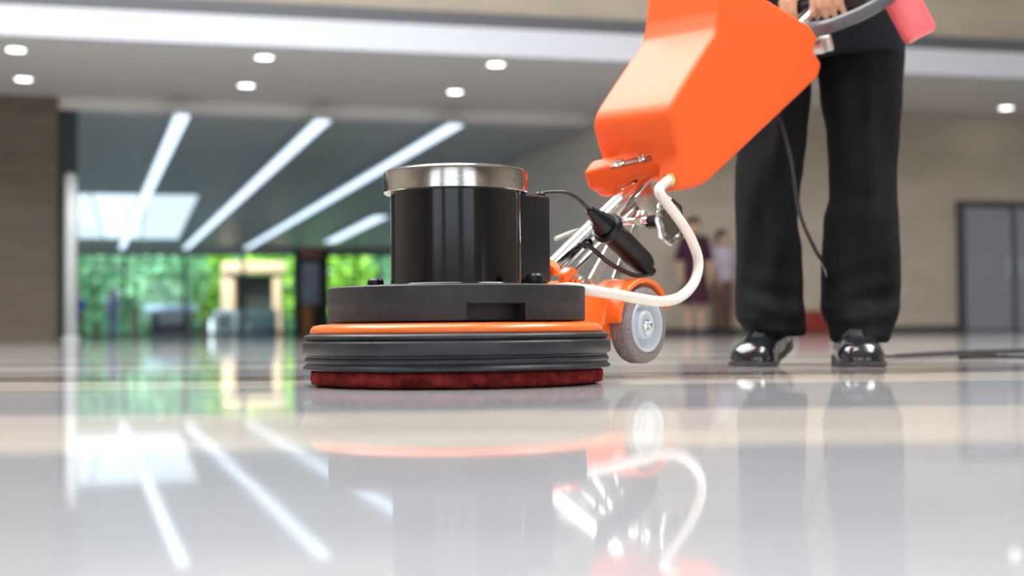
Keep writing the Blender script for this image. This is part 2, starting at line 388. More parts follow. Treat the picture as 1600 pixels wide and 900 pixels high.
# ================================================================== OUTDOORS
MB().box((-15, 66, .01), (90, 52, .04)).build('ground', m_ground, smooth=False)['kind'] = 'structure'
leafm = [mat('leaf_green_%s' % n, c, .6, var=.45, vscale=1.5, bump=.3, bscale=6) for n, c in
         (('mid', (.17, .42, .22)), ('bright', (.34, .66, .07)), ('blue', (.10, .36, .22)), ('dark', (.05, .20, .10)))]  # mid green has a slight haze mixed into its colour
m_bark = mat('bark', (.10, .07, .045), .9, bump=.5, bscale=20)
def tree(px, Y, h, r, mi, label):
    p = PY(px, 516, Y); t = thing('tree', label, 'tree', (p.x, Y, .03), random.random()*6, 'trees outside the lobby windows')
    tr = MB(); tr.tube([(0, 0, 0), (.05, 0, h*.3), (-.05, .05, h*.6), (0, 0, h*.8)], [.16, .12, .09, .04], 10)
    for k in range(4):
        a = k*1.6; tr.tube([(0, 0, h*(.3+.08*k)), (cos(a)*r*.5, sin(a)*r*.5, h*(.5+.08*k))], [.06, .02], 8)
    tr.build('trunk', m_bark, t)
    bm = bmesh.new()
    for k in range(620):                 # leaf sprays filling a crown
        while True:
            q = Vector((random.uniform(-1, 1), random.uniform(-1, 1), random.uniform(-1, 1)))
            if .25 < q.length < 1: break
        c = Vector((q.x*r, q.y*r, h*.58+q.z*h*.45)); s = random.uniform(.14, .3)
        e = Euler((random.random()*6, random.random()*6, random.random()*6)).to_matrix()
        vs = [bm.verts.new(c+e @ Vector(v)*s) for v in ((-1, 0, 0), (0, -.55, .12), (1, 0, 0), (0, .55, .12))]
        bm.faces.new(vs)
    me = bpy.data.meshes.new('crown'); bm.to_mesh(me); bm.free()
    o = link('crown', me, leafm[mi], t, smooth=False); o['kind'] = 'stuff'
TS = [(60, 58, 5, 2.0, 0, 'green tree outside, behind the brown wall edge'), (150, 60, 5.2, 2.0, 0, 'mid green tree outside, behind the pale post'),
      (210, 63, 5.5, 2.1, 2, 'blue green tree outside, left of the flat white awning'), (262, 58, 4.6, 1.8, 0, 'mid green tree outside, behind the flat awning'),
      (318, 60, 4.4, 1.5, 1, 'bright green tree outside, right of the flat awning'), (380, 62, 4.9, 1.9, 1, 'bright yellow green tree outside, above the cream kiosk'),
      (440, 60, 4.6, 1.6, 1, 'bright yellow green tree outside, right of the cream kiosk'), (535, 59, 4.2, 1.4, 1, 'bright green tree outside, right of the dark board'),
      (590, 61, 4.6, 1.7, 0, 'mid green tree outside, just left of the motor'), (340, 70, 6, 2.6, 3, 'dark tree in the back row behind the kiosk'),
      (100, 70, 6, 2.8, 2, 'blue green tree in the back row at far left'), (230, 72, 6, 2.8, 3, 'dark tree in the back row behind the awning'),
      (480, 71, 6, 2.8, 3, 'dark tree in the back row behind the dark board'), (610, 70, 6, 2.8, 2, 'blue green tree in the back row behind the motor')]
for a in TS: tree(*a)
# clipped hedge closing the view below the crowns
def hedge(px0, px1, Y, h, mi, label):
    a = PY(px0, 516, Y); b = PY(px1, 516, Y); t = thing('hedge', label, 'hedge', ((a.x+b.x)/2, Y, .03), 0); wd = b.x-a.x
    mb = MB(); mb.box((0, 0, h*.47), (wd, .9, h*.94), bev=.1); mb.build('hedge_core', mat('hedge_core', (.03, .12, .05), .8, var=.5, vscale=3, bump=.5, bscale=10), t)
    bm = bmesh.new()
    for k in range(int(wd*h*55)):
        c = Vector((random.uniform(-wd/2, wd/2), random.choice((-.5, -.48, -.2, .1)), random.uniform(0.1, h))); sz = random.uniform(.07, .16)
        e = Euler((random.random()*6, random.random()*6, random.random()*6)).to_matrix()
        bm.faces.new([bm.verts.new(c+e @ Vector(v)*sz) for v in ((-1, 0, 0), (0, -.55, .12), (1, 0, 0), (0, .55, .12))])
    me = bpy.data.meshes.new('hedge_leaves'); bm.to_mesh(me); bm.free(); link('hedge_leaves', me, leafm[mi], t, smooth=False)['kind'] = 'stuff'
hedge(-60, 325, 67, 2.0, 2, 'long clipped hedge outside on the left, below the tree crowns')
hedge(335, 720, 67, 2.1, 0, 'long clipped hedge outside behind the kiosk and the dark board')
# kiosk
kp = PY(392, 518, 55.5); ks = thing('kiosk', 'cream and peach open kiosk outside under the bright trees', 'kiosk', (kp.x, 55.5, .03), 0)
m_peach = mat('peach_render', (.90, .62, .42), .6, var=.06); m_dk = mat('dark_interior', (.02, .03, .03), .7)
for x, w_ in ((-.85, .5), (1.05, .28)):
    MB().box((x, 0, 1.2), (w_, .5, 2.4), bev=.02).build('pillar', m_peach, ks)
MB().box((.15, 0, 2.62), (2.4, .9, .42), bev=.03).build('roof_beam', m_peach, ks)
MB().box((.2, .35, 1.2), (1.9, .08, 2.3)).build('back_panel', m_dk, ks)
MB().box((.2, -.1, .5), (1.7, .5, .95), bev=.02).build('counter', mat('dark_teal_counter', (.02, .05, .07), .5), ks)
# awning table
ap = PY(268, 519, 54); aw_ = thing('market_stall', 'stall with flat pale blue top and dark skirted front outside the lobby', 'stall', (ap.x, 54, .03), 0)
MB().box((0, 0, 1.02), (1.85, 1.0, .22), bev=.05).build('stall_top', mat('pale_blue_cloth', (.40, .58, .85), .6), aw_)
MB().box((0, 0, .48), (1.4, .8, .86), bev=.01).build('skirt', mat('navy_skirt', (.008, .02, .05), .7), aw_)
# white bin
bp_ = PY(352, 519, 53); bn = thing('litter_bin', 'white rounded litter bin standing before the kiosk pillar', 'bin', (bp_.x, 53, .03), 0); bn.scale = (1.35, 1.35, 1.0)
MB().lathe([(0, 0), (.28, 0), (.31, .05), (.33, .7), (.3, .74), (0, .74)], 28).build('bin_body', m_white, bn)
MB().lathe([(.34, .72), (.34, .78), (.24, .92), (0, .98)], 28).build('bin_lid', m_white, bn)
MB().box((0, -.315, .45), (.25, .02, .12), bev=.005).build('slot', m_dk, bn)

# ================================================================== PEOPLE, far
def far_person(px, Y, h, shirt, lower, label, skirt=False, rz=0, bag=None):
    p = PY(px, 517, Y); t = thing('person', label, 'person', (p.x, Y, 0), rz); k = h/1.7
    b = MB(); b.ball((0, 0, 1.58*k), .105*k, (.85, .95, 1.15)); b.cap((0, 0, 1.36*k), (0, 0, 1.5*k), .055*k, .05*k)
    b.cap((0, -.09*k, 1.56*k), (0, -.105*k, 1.55*k), .014, .014)
    b.cap((0, 0, .98*k), (0, 0, 1.3*k), .11*k, .12*k)
    for s in (-1, 1):
        b.cap((s*.17*k, 0, 1.36*k), (s*.23*k, .02, 1.08*k), .045*k, .038*k); b.cap((s*.23*k, .02, 1.08*k), (s*.2*k, -.1, .86*k), .038*k, .027*k)
        b.cap((s*.2*k, -.1, .86*k), (s*.19*k, -.13, .78*k), .03*k, .02*k)
        for f in range(4): b.cap((s*.19*k, -.13, .78*k), (s*(.175+.012*f)*k, -.14-.004*f, .70*k), .011, .008)
        b.cap((s*.2*k, -.12, .84*k), (s*.16*k, -.16, .78*k), .012, .009)
        b.cap((s*.09*k, 0, .9*k), (s*.1*k, -.01, .5*k), .075*k, .055*k); b.cap((s*.1*k, -.01, .5*k), (s*.1*k, .02, .09*k), .052*k, .036*k)
        b.cap((s*.1*k, .02, .05), (s*.11*k, -.13, .04), .035, .032)
    b.soft('body', m_skin, t, .014, 3)
    c = MB(); c.tube([(0, 0, .86*k), (0, 0, 1.05*k), (0, 0, 1.25*k), (0, 0, 1.4*k), (0, 0, 1.46*k)], [.165*k, .145*k, .18*k, .17*k, .07*k], 16)
    for s in (-1, 1): c.cap((s*.15*k, 0, 1.38*k), (s*.235*k, .02, 1.1*k), .07*k, .058*k)
    c.soft('shirt', shirt, t, .018, 3)
    d = MB()
    if skirt: d.tube([(0, 0, .45*k), (0, 0, .7*k), (0, 0, .9*k)], [.24*k, .2*k, .165*k], 16)
    else:
        for s in (-1, 1): d.cap((s*.085*k, 0, .88*k), (s*.1*k, -.01, .5*k), .1*k, .08*k); d.tube([(s*.1*k, -.01, .5*k), (s*.1*k, .02, .09*k)], [.08*k, .07*k], 14)
    d.soft('skirt' if skirt else 'trousers', lower, t, .016, 3)
    e = MB(); e.ball((0, .02, 1.62*k), .115*k, (.92, 1, .95)); e.ball((0, .07, 1.54*k), .08*k, (1, .7, 1.3)); e.soft('hair', m_hair, t, .016, 2)
    for s in (-1, 1): MB().cap((s*.1*k, .03, .05), (s*.11*k, -.15, .045), .045, .042).soft('shoe', m_leather, t, .012, 1)
cl = lambda n, c: mat(n, c, .8, var=.1)
far_person(123, 52.5, 1.65, cl('royal_blue_cotton', (.01, .05, .35)), cl('dark_red_cloth', (.12, .02, .03)), 'person in a royal blue top beside the pale post at left', rz=.3)
far_person(176, 51.5, 1.72, cl('lilac_cotton', (.42, .38, .75)), cl('lilac_cloth', (.35, .3, .6)), 'person in lilac clothes standing outside left of the stall')
far_person(1086, 19.6, 1.62, cl('plum_cotton', (.055, .008, .03)), cl('plum_cloth', (.05, .008, .03)), 'person in a plum dress standing behind the white hose loop', True)
far_person(1131, 20.5, 1.5, cl('pale_lilac_cotton', (.55, .50, .60)), cl('brown_cloth', (.16, .09, .07)), 'person in a pale lilac shirt beside the black trouser leg', rz=.5)
far_person(1030, 20.8, 1.5, cl('dusty_rose_cotton', (.36, .30, .33)), cl('greyish_cloth', (.15, .10, .11)), 'person in a dusty grey rose top behind the wheel', rz=-.4)

# ================================================================== FLOOR POLISHER
fp = thing('floor_polisher', 'orange and black single disc floor polishing machine on the shiny floor', 'floor polisher', UC, TH)
# pad
MB().lathe([(0, .001), (.215, .001), (.2235, .004), (.2265, .012), (.2255, .021), (.219, .0245), (0, .0245)], 160,
    mod=lambda a, r, z: r if r < .2 else r+.0016*sin(a*23+z*300)+.0012*sin(a*61+1)+.0009*sin(a*131+z*900)).build('scrub_pad', m_pad, fp, angle=80)
MB().lathe([(0, .0247), (.205, .0247), (.205, .034), (0, .034)], 64).build('pad_driver', m_blackpl, fp)
# skirt
MB().lathe([(.214, .0262), (.236, .0250), (.2385, .0268), (.2385, .0290), (.2345, .0325), (.2335, .0345), (.2360, .0372), (.2365, .0395), (.2350, .0420), (.2325, .0445), (.2330, .0462),
            (.2375, .0480), (.2390, .0500), (.2392, .0650), (.2380, .0672), (.2335, .0690), (.2330, .0705), (.2370, .0722), (.2372, .0750), (.2350, .0775), (.2290, .0790), (.2270, .0795), (.214, .0795), (.214, .0262)], 160).build('splash_skirt', m_skirt, fp, angle=50)
# orange deck
MB().lathe([(0, .0795), (.2265, .0795), (.2278, .0815), (.2268, .0865), (.2225, .0915), (.212, .0937), (.19, .0945), (0, .0945)], 128).build('deck', m_orange, fp, angle=60)
# weight plate with slot
def plate():
    mb = MB(); zt, zb, zs, R, Ri = .1500, .0962, .1218, .2005, .168
    a1 = atan2(-sqrt(R*R-.022**2), .022)-TH; a2 = atan2(-sqrt(R*R-.106**2), .106)-TH
    n = 120; angs = []
    full = [(R-.003, zt), (R, zt-.002), (R, zs+.004), (R, zs), (R-.0003, zs-.001), (R-.0006, zb+.002), (R-.003, zb), (.1, zb)]
    cut = [(R-.003, zt), (R, zt-.002), (R, zs+.004), (R, zs), (Ri, zs-.0005), (Ri, zb+.002), (Ri-.002, zb), (.1, zb)]
    seq = []
    d = a2-a1
    for i in range(24): seq.append((a1+d*i/23, cut))
    rest = 2*pi-d
    for i in range(n): seq.append((a2+rest*i/(n-1), full))
    rings = []
    for a, pf in seq:
        rings.append([mb.bm.verts.new((0+r*cos(a), r*sin(a), z)) for r, z in [(0.0001, zt)]+pf+[(.0001, zb)]])
    m = len(rings)
    for i in range(m):
        A, B = rings[i], rings[(i+1) % m]
        for k in range(len(A)-1):
            if (A[k].co-B[k].co).length < 1e-7 and (A[k+1].co-B[k+1].co).length < 1e-7: continue
            mb.bm.faces.new((A[k], B[k], B[k+1], A[k+1]))
    bmesh.ops.remove_doubles(mb.bm, verts=mb.bm.verts, dist=1e-5)
    return mb
plate().build('weight_plate', m_iron, fp, angle=40)
# motor
MB().lathe([(.0, .1502), (.1035, .1502), (.1035, .154), (.1022, .1555), (.1022, .3), (0, .3)], 96).build('motor_housing', m_black, fp)
MB().lathe([(.1024, .2965), (.1115, .2965), (.1130, .298), (.1130, .3262), (.1118, .3295), (.1075, .3325), (.10, .334), (0, .3345)], 96).build('motor_cap', m_steel, fp, angle=30)
def wl(p): return Vector(((p-UC).dot(U3), -(p-UC).dot(N3), p.z))
for px, Y in ((587, 2.25), (835, 2.115)):
    q = wl(PY(px, 440, Y)); q.z = .1502
    MB().lathe([(0, 0), (.0125, 0), (.0128, .004), (.0135, .008), (.0128, .014), (.0095, .0172), (0, .018)], 24, Matrix.Translation(q)).build('plate_knob', m_blackpl, fp)
# control box
bx = fp_box = MB().box((.143, 0, .231), (.088, .094, .146), bev=.008, seg=3)
cb = bx.build('control_box', m_blackpl, fp)
MB().lathe([(.009, -.002), (.009, .003), (.006, .007), (0, .008)], 16, axis_m((.178, -.03, .304), (0, 0, 1))).build('cable_gland', m_blackpl, cb)

# carriage
WC = L(1011, 507.5, .112); WR = .0665
wu, wz = WC.x, WC.z
ca = MB()
def LX(pts, n): return [(q.x, q.z) for q in (L(a, b, n) for a, b in pts)]
side = LX([(893, 452), (905, 447), (950, 452), (968, 447), (990, 440), (975, 462), (966, 480), (960, 505), (955, 535), (952, 548), (935, 548), (893, 540)], .08)
ca.prism(side, -.08, .08)
ca.prism(LX([(880, 450), (880, 545), (930, 545), (930, 450)], .05), -.06, .06)
# fenders, both sides
for sgn in (-1, 1):
    pts = []
    for k in range(25):
        a = radians(22+(178-22)*k/24); pts.append((wu+cos(a)*(WR+.0185), wz+sin(a)*(WR+.0145)))
    for k in range(24, -1, -1):
        a = radians(22+(178-22)*k/24); pts.append((wu+cos(a)*(WR+.0095), wz+sin(a)*(WR+.005)))
    ca.prism(pts, sgn*.035, sgn*.112)
car = ca.soft('carriage', m_orange, fp, .0035, 3)
LU = L(893, 437, .04)
for s in (-1, 1):
    lg = MB(); lg.lathe([(0, -.008), (.019, -.008), (.021, -.006), (.021, .006), (.019, .008), (0, .008)], 32, axis_m((LU.x, -s*.035, LU.z), (0, -s, 0)))
    lg.box((LU.x, -s*.035, LU.z-.015), (.042, .016, .035), bev=.003)
    o = lg.build('pivot_lug', m_orange, fp)
    MB().lathe([(0, 0), (.011, 0), (.011, .003), (.0085, .0035), (.0085, .010), (.006, .0105), (.006, .017), (0, .018)], 6, axis_m((LU.x+.004, -s*.0432, LU.z), (0, -s, 0))).build('pivot_bolt', m_chrome, o)
# wheels
for s in (1, -1):
    W = bpy.data.objects.new('wheel', None); C.objects.link(W); W.parent = fp; W.location = (wu, -s*.112, wz)
    W.rotation_euler = (radians(90*s), 0, 0)      # local +z points outward
    MB().lathe([(.046, -.036), (.060, -.036), (.0645, -.033), (.0665, -.028), (.0665, -.008), (.0645, -.003), (.060, 0), (.049, .0005), (.047, -.001), (.046, -.036)], 72).build('tyre', m_tyre, W, angle=50)
    MB().lathe([(.0, -.034), (.0475, -.034), (.0475, .0), (.0455, .0022), (.0425, .0018), (.040, -.004), (.0385, -.012), (.028, -.014), (.0255, -.010), (.0240, -.002), (.0225, -.0005), (.018, -.001), (.0125, -.006), (.010, -.006), (0, -.006)], 72).build('hub', m_hub, W, angle=30)
    MB().lathe([(0, -.006), (.0095, -.006), (.0105, -.002), (.0105, .000), (.0085, .0015), (0, .0015)], 6).lathe([(0, .001), (.0058, .001), (.0058, .0075), (.0045, .009), (0, .009)], 24).build('axle_nut', m_chrome, W)
MB().tube([(wu, -.11, wz), (wu, .11, wz)], .007, 16).build('axle', m_zinc, fp)
# handle tube
t0 = L(884, 405, 0); ta = L(952, 331, 0); tb = L(1264, 24, 0)
dirt = (tb-ta).normalized()
tlow = ta - dirt*((ta.x-LU.x)/dirt.x); tend = tb + dirt*.09
MB().tube([tlow, tend], .0165, 40).build('handle_tube', m_chrome, fp)
nrm = Vector((dirt.z, 0, -dirt.x))     # perpendicular, pointing down to the operator side
off = nrm*.026+Vector((0, -.012, 0))
MB().tube([tlow+off+dirt*.01, L(1013, 304, .012)], .0065, 20).build('adjusting_rod', m_zinc, fp)
# top clamp bracket under the tank
cc = L(1018, 296, .02)
rotd = Matrix(((dirt.x, 0, nrm.x), (0, 1, 0), (dirt.z, 0, nrm.z)))
ck = MB()
for s in (-1, 1): ck.box(ta+dirt*.085+Vector((0, s*.024, 0))+nrm*.028, (.055, .004, .055), rotd, .001)
ck.box(ta+dirt*.085+nrm*.052, (.03, .046, .004), rotd, .001)
ck.build('tube_clamp', m_zinc, fp)
# lever plates going down to the carriage
for n_, (p, q) in ((.036, ((1003, 336), (962, 440))), (-.036, ((985, 330), (925, 442)))):
    a = L(*p, abs(n_)) if n_ > 0 else L(*p, n_); b = L(*q, abs(n_)) if n_ > 0 else L(*q, n_)
    d = (b-a).normalized(); e = Vector((-d.z, 0, d.x)); wd = .012
    mb = MB(); mb.prism([((a+e*wd).x, (a+e*wd).z), ((b+e*wd).x, (b+e*wd).z), ((b-e*wd).x, (b-e*wd).z), ((a-e*wd).x, (a-e*wd).z)], -n_-.002, -n_+.002)
    mb.build('link_plate', m_zinc, fp, smooth=False)
    MB().lathe([(0, 0), (.008, 0), (.008, .005), (.005, .006), (0, .006)], 6, axis_m((a.x, -n_-(.002 if n_ > 0 else -.002), a.z), (0, -1 if n_ > 0 else 1, 0))).build('link_bolt', m_chrome, fp)
lr = [L(868, 373, -.05), L(893, 363, -.05), L(930, 352, -.05)]
MB().tube(lr, .004, 12).build('release_rod', m_zinc, fp)
# cross bolt and hand knob
kb = L(1012, 344, .075); ke = Vector((kb.x, .02, kb.z))
MB().tube([ke, kb], .006, 20).tube([(kb.x, -.052, kb.z), (kb.x, -.064, kb.z)], .0085, 6).build('knob_bolt', m_chrome, fp)
kc = L(1046, 345, .10)
kn = MB()
M_ = axis_m((kc.x, -.10, kc.z), (0, -1, 0))
kn.lathe([(0, -.008), (.034, -.008), (.039, -.004), (.040, .004), (.037, .008), (.030, .009), (.028, .006), (0, .006)], 96, M_, mod=lambda a, r, z: r*(1+.06*cos(8*a)) if r > .03 else r)
kno = kn.build('hand_knob', mat('dark_chrome', (.22, .21, .20), .16, 1), fp, angle=50)
MB().lathe([(.0405, -.004), (.043, 0), (.0405, .004), (.038, 0), (.0405, -.004)], 96, M_, mod=lambda a, r, z: r*(1+.045*cos(8*a))).build('knob_rim', m_chrome, kno)
MB().lathe([(0, -.045), (.012, -.045), (.013, -.02), (.02, -.012), (0, -.008)], 8, M_).build('knob_hub', m_blackpl, kno)

# tank
TN = .087
body = LX([(1062, 236), (1054, 212), (1049, 190), (1048, 176), (1052, 160), (1060, 145), (1085, 104), (1121, 47), (1126, 18), (1130, -30), (1150, -48), (1190, -8), (1266, 38), (1281, 60), (1272, 76), (1286, 100), (1280, 121), (1110, 283), (1092, 293), (1060, 299), (1053, 293), (1058, 262)], TN)
tk = MB(); tk.prism(body, -TN, TN)
fl = [Vector((x, 0, z)) for x, z in LX([(1062, 228), (1082, 222), (1088, 254), (1062, 258)], TN)]
# lip at the lower front, bolted to the tube bracket
def lipring(n, ft, fb, wt):
    a = L(*ft, n); b = L(*fb, n); c = a+Vector((.026, 0, .024)); 
    return [a, c, c+Vector((.05, 0, 0)), b+Vector((.05, 0, .0)), b]
tk2 = MB()
tk2.loft([lipring(-.092, (911, 270), (919, 296), 0), lipring(-.085, (914, 269), (922, 297), 0), lipring(.0, (990, 251), (1000, 284), 0), lipring(.045, (1029, 243), (1038, 273), 0), lipring(.075, (1054, 237), (1063, 263), 0), lipring(.0835, (1064, 236), (1070, 258), 0)])
me_l = tk2.mesh()
# pull the near lower side and the channel for the tube: cutter
mt = tk.mesh('tank'); to = bpy.data.objects.new('tmp', mt); C.objects.link(to)
rm = to.modifiers.new('r', 'REMESH'); rm.mode = 'VOXEL'; rm.voxel_size = .005
cut = MB(); cdir = dirt
c0 = ta+dirt*.02+nrm*.11; c1 = tb+dirt*.15+nrm*.11
cut.box((c0+c1)/2, ((c1-c0).length, .092, .27), rotd)
co = bpy.data.objects.new('cut', cut.mesh()); C.objects.link(co)
bo = to.modifiers.new('b', 'BOOLEAN'); bo.operation = 'DIFFERENCE'; bo.object = co; bo.solver = 'EXACT'
dg = bpy.context.evaluated_depsgraph_get(); mc = bpy.data.meshes.new_from_object(to.evaluated_get(dg))
bpy.data.objects.remove(to); jb = bmesh.new(); jb.from_mesh(mc); jb.from_mesh(me_l); jb.to_mesh(mc); jb.free(); bpy.data.meshes.remove(me_l)
to = bpy.data.objects.new('tmp', mc); C.objects.link(to)
rm2 = to.modifiers.new('r2', 'REMESH'); rm2.mode = 'VOXEL'; rm2.voxel_size = .004
sm = to.modifiers.new('s', 'SMOOTH'); sm.iterations = 16; sm.factor = .5
dg = bpy.context.evaluated_depsgraph_get(); me2 = bpy.data.meshes.new_from_object(to.evaluated_get(dg))
bpy.data.objects.remove(to); bpy.data.objects.remove(co)
tank = link('tank', me2, m_tank, fp, True, 80)
# lip bracket plate, bolts, little slots
def lipz(px, py, n): return L(px, py, n)
b1 = L(965, 254, -.026)+Vector((.007, 0, 0)); b2 = L(1000, 246.5, .014)+Vector((.007, 0, 0))
ax = (b2-b1).normalized()
lipn = Vector((-.68, 0, .73)).normalized()
pm = (b1+b2)/2
rr = Matrix((ax, lipn.cross(ax).normalized(), lipn)).transposed()
MB().box(pm-lipn*.001, (.078, .020, .003), rr, .001).build('bracket_plate', mat('brown_bracket', (.22, .05, .02), .4), tank)
for b in (b1, b2):
    MB().lathe([(0, 0), (.011, 0), (.011, .0015), (.0075, .002), (.0075, .006), (.005, .008), (0, .0082)], 24, axis_m(b, lipn)).build('bolt', m_chrome, tank)
# drain fitting and hose
df = L(1046, 281, TN)
dax = (L(1030, 292, TN+.03)-df).normalized()
MB().lathe([(.0075, 0), (.0125, 0), (.0135, .003), (.0125, .007), (.0075, .008)], 24, axis_m(df-dax*.002, dax)).build('brass_ring', m_brass, tank)
MB().lathe([(0, -.004), (.0085, -.004), (.0085, .024), (.0095, .026), (.0095, .03), (0, .03)], 24, axis_m(df, dax)).build('drain_nozzle', m_clear, tank)
hp = [df+dax*.018, L(1030, 297, .122), L(1040, 315, .128), L(1061, 343, .135), L(1080, 374, .14), L(1091, 408, .145), L(1085, 440, .15), L(1064, 463, .152), L(1035, 471, .15), L(1000, 467, .142), L(960, 460, .12), L(920, 454, .10), L(890, 450, .075), L(870, 452, .05)]
MB().tube(smooth_path(hp, 10), .0092, 18).build('solution_hose', m_hose, fp, angle=80)

# plug, socket and leads
pa = L(919, 326, .062); pb = L(1012, 419, .075); pd = (pb-pa); pl = pd.length; pd.normalize()
MB().lathe([(0, 0), (.0075, 0), (.0085, .004), (.010, .012), (.0185, .036), (.0215, .052), (.0215, .066), (0, .066)], 10, axis_m(pa, pd)).build('plug', m_blackpl, fp, angle=25)
MB().lathe([(0, .052), (.0245, .052), (.0275, .055), (.0285, .062), (.026, .068), (.0225, .071), (.0215, pl-.02), (.0175, pl-.006), (.009, pl), (.0085, pl+.014), (.005, pl+.016), (0, pl+.016)], 40, axis_m(pa, pd)).build('socket', m_blackpl, fp, angle=30)
c1 = [(.178, -.03, .306), (.188, -.034, .316)]
lead = smooth_path([Vector((.178, -.03, .309)), L(872, 300, .045), L(886, 302, .052), L(902, 310, .058), L(914, 321, .062), pa+pd*.003], 8)
MB().tube(lead, .0035, 12).build('motor_lead', m_cable, fp, angle=80)
lead2 = smooth_path([pb+pd*.012, L(1006, 431, .082), L(985, 428, .082), L(955, 413, .07), L(933, 395, .05), L(918, 381, .035), L(915, 376, .02)], 8)
MB().tube(lead2, .0042, 12).build('supply_lead', m_cable, fp, angle=80)
g = L(917, 380, .03)
MB().lathe([(.0045, -.008), (.009, -.006), (.0095, 0), (.009, .006), (.0045, .008)], 20, axis_m(g, (-.3, -1, .3))).build('cable_grommet', m_blackpl, fp)

# upper end of the handle: steel catch, thick grey loop, crossbar, lever
hc = L(1279, 71, .05)
MB().box(hc, (.045, .04, .028), rotd, .004).box(hc+dirt*.018+Vector((0, -.01, -.004)), (.015, .03, .036), rotd, .003).build('steel_catch', m_zinc, fp)
BARC = tend - dirt*.034
BR = .0155
MB().tube([BARC+Vector((0, -.12, 0)), BARC+Vector((0, .27, 0))], BR, 28).build('crossbar', m_cable, fp)
MB().box(BARC+Vector((.0, .022, .0)), (.05, .036, .042), rotd, .008).build('switch_housing', m_blackpl, fp)
lv0 = BARC+Vector((-.05, .12, -.062)); lv1 = BARC+Vector((-.04, .055, -.046))
MB().tube([lv0, lv1, BARC+Vector((-.03, .01, -.02))], .006, 12).build('switch_lever', m_chrome, fp)
YB = 3.06
loop = [MW(L(1250, 46, .0)), PY(1290, 42, 3.02), PY(1318, 33, 3.0), PY(1352, 18, 2.99), PY(1386, -3, 2.99), PY(1425, -40, 3.0), PY(1445, -100, 3.03), PY(1415, -160, 3.05), PY(1360, -160, 3.06), MW(BARC+Vector((.02, -.05, .02)))]
loop = [wl(p) for p in loop]
MB().tube(smooth_path(loop, 10), .0155, 20).build('hose_loop', m_greycab, fp, angle=80)

# ------------------------------------------------------------------ supply cord hanging in front of the trousers, then on the floor
cordp = [MW(tb+nrm*.045-dirt*.14), PY(1212, 165, 3.02), PY(1222, 195, 2.99), PY(1236, 250, 2.98), PY(1245, 310, 2.98), PY(1255, 350, 2.99), PY(1275, 392, 3.02), PY(1292, 425, 3.12), PY(1299, 460, 3.28)]
cordp += [Vector((.79, 3.36, .12)), Vector((.82, 3.45, .02)), Vector((.95, 3.6, .006)), Vector((1.25, 3.95, .006)), Vector((1.7, 4.3, .006)), Vector((2.3, 4.5, .006)), Vector((2.9, 4.4, .006))]
tag(MB().tube(smooth_path(cordp, 10), .0042, 10).build('power_cord', m_cable, angle=80), 'thin black power cord hanging before the trousers and trailing over the floor', 'cord')
c2 = [(PZ(x, y, .0055)) for x, y in ((1400, 556), (1450, 553), (1500, 551), (1560, 549), (1620, 548), (1700, 552), (1640, 556), (1560, 556), (1500, 558))]
tag(MB().tube(smooth_path(c2, 10), .0055, 10).build('cable_bundle', m_cable, angle=80), 'loose black cable lying on the floor at right behind the shoes', 'cord')

# ------------------------------------------------------------------ spray bottle
bt = thing('spray_bottle', 'pink plastic spray bottle hanging tilted from the grey hose loop', 'bottle', PY(1440, 58, 3.02))
bdir = (PY(1388, -40, 3.02)-PY(1440, 58, 3.02)).normalized()
bt.rotation_mode = 'QUATERNION'; bt.rotation_quaternion = Vector((0, 0, 1)).rotation_difference(bdir)
def rrect(w, d, r, z, n=6):
    out = []
    for cx, cy, a0 in ((w-r, d-r, 0), (-w+r, d-r, 90), (-w+r, -d+r, 180), (w-r, -d+r, 270)):
        for k in range(n): a = radians(a0+90*k/(n-1)); out.append(Vector((cx+r*cos(a), cy+r*sin(a), z)))
    return out
MB().loft([rrect(.026, .02, .012, 0), rrect(.032, .026, .014, .004), rrect(.034, .028, .014, .012), rrect(.034, .028, .014, .10), rrect(.033, .027, .014, .125), rrect(.022, .02, .012, .15), rrect(.012, .012, .0115, .165), rrect(.012, .012, .0115, .185)]).build('bottle_body', m_pink, bt, angle=60)
MB().lathe([(0, .18), (.015, .18), (.016, .182), (.016, .2), (.012, .204), (0, .204)], 24).build('collar', m_white, bt)
MB().box((-.012, 0, .222), (.06, .022, .035), bev=.006).box((-.05, 0, .228), (.02, .014, .014), bev=.003).build('spray_head', m_white, bt)
MB().tube([(-.03, 0, .21), (-.04, 0, .19), (-.035, 0, .165)], [.006, .006, .004], 10).build('trigger', m_white, bt)

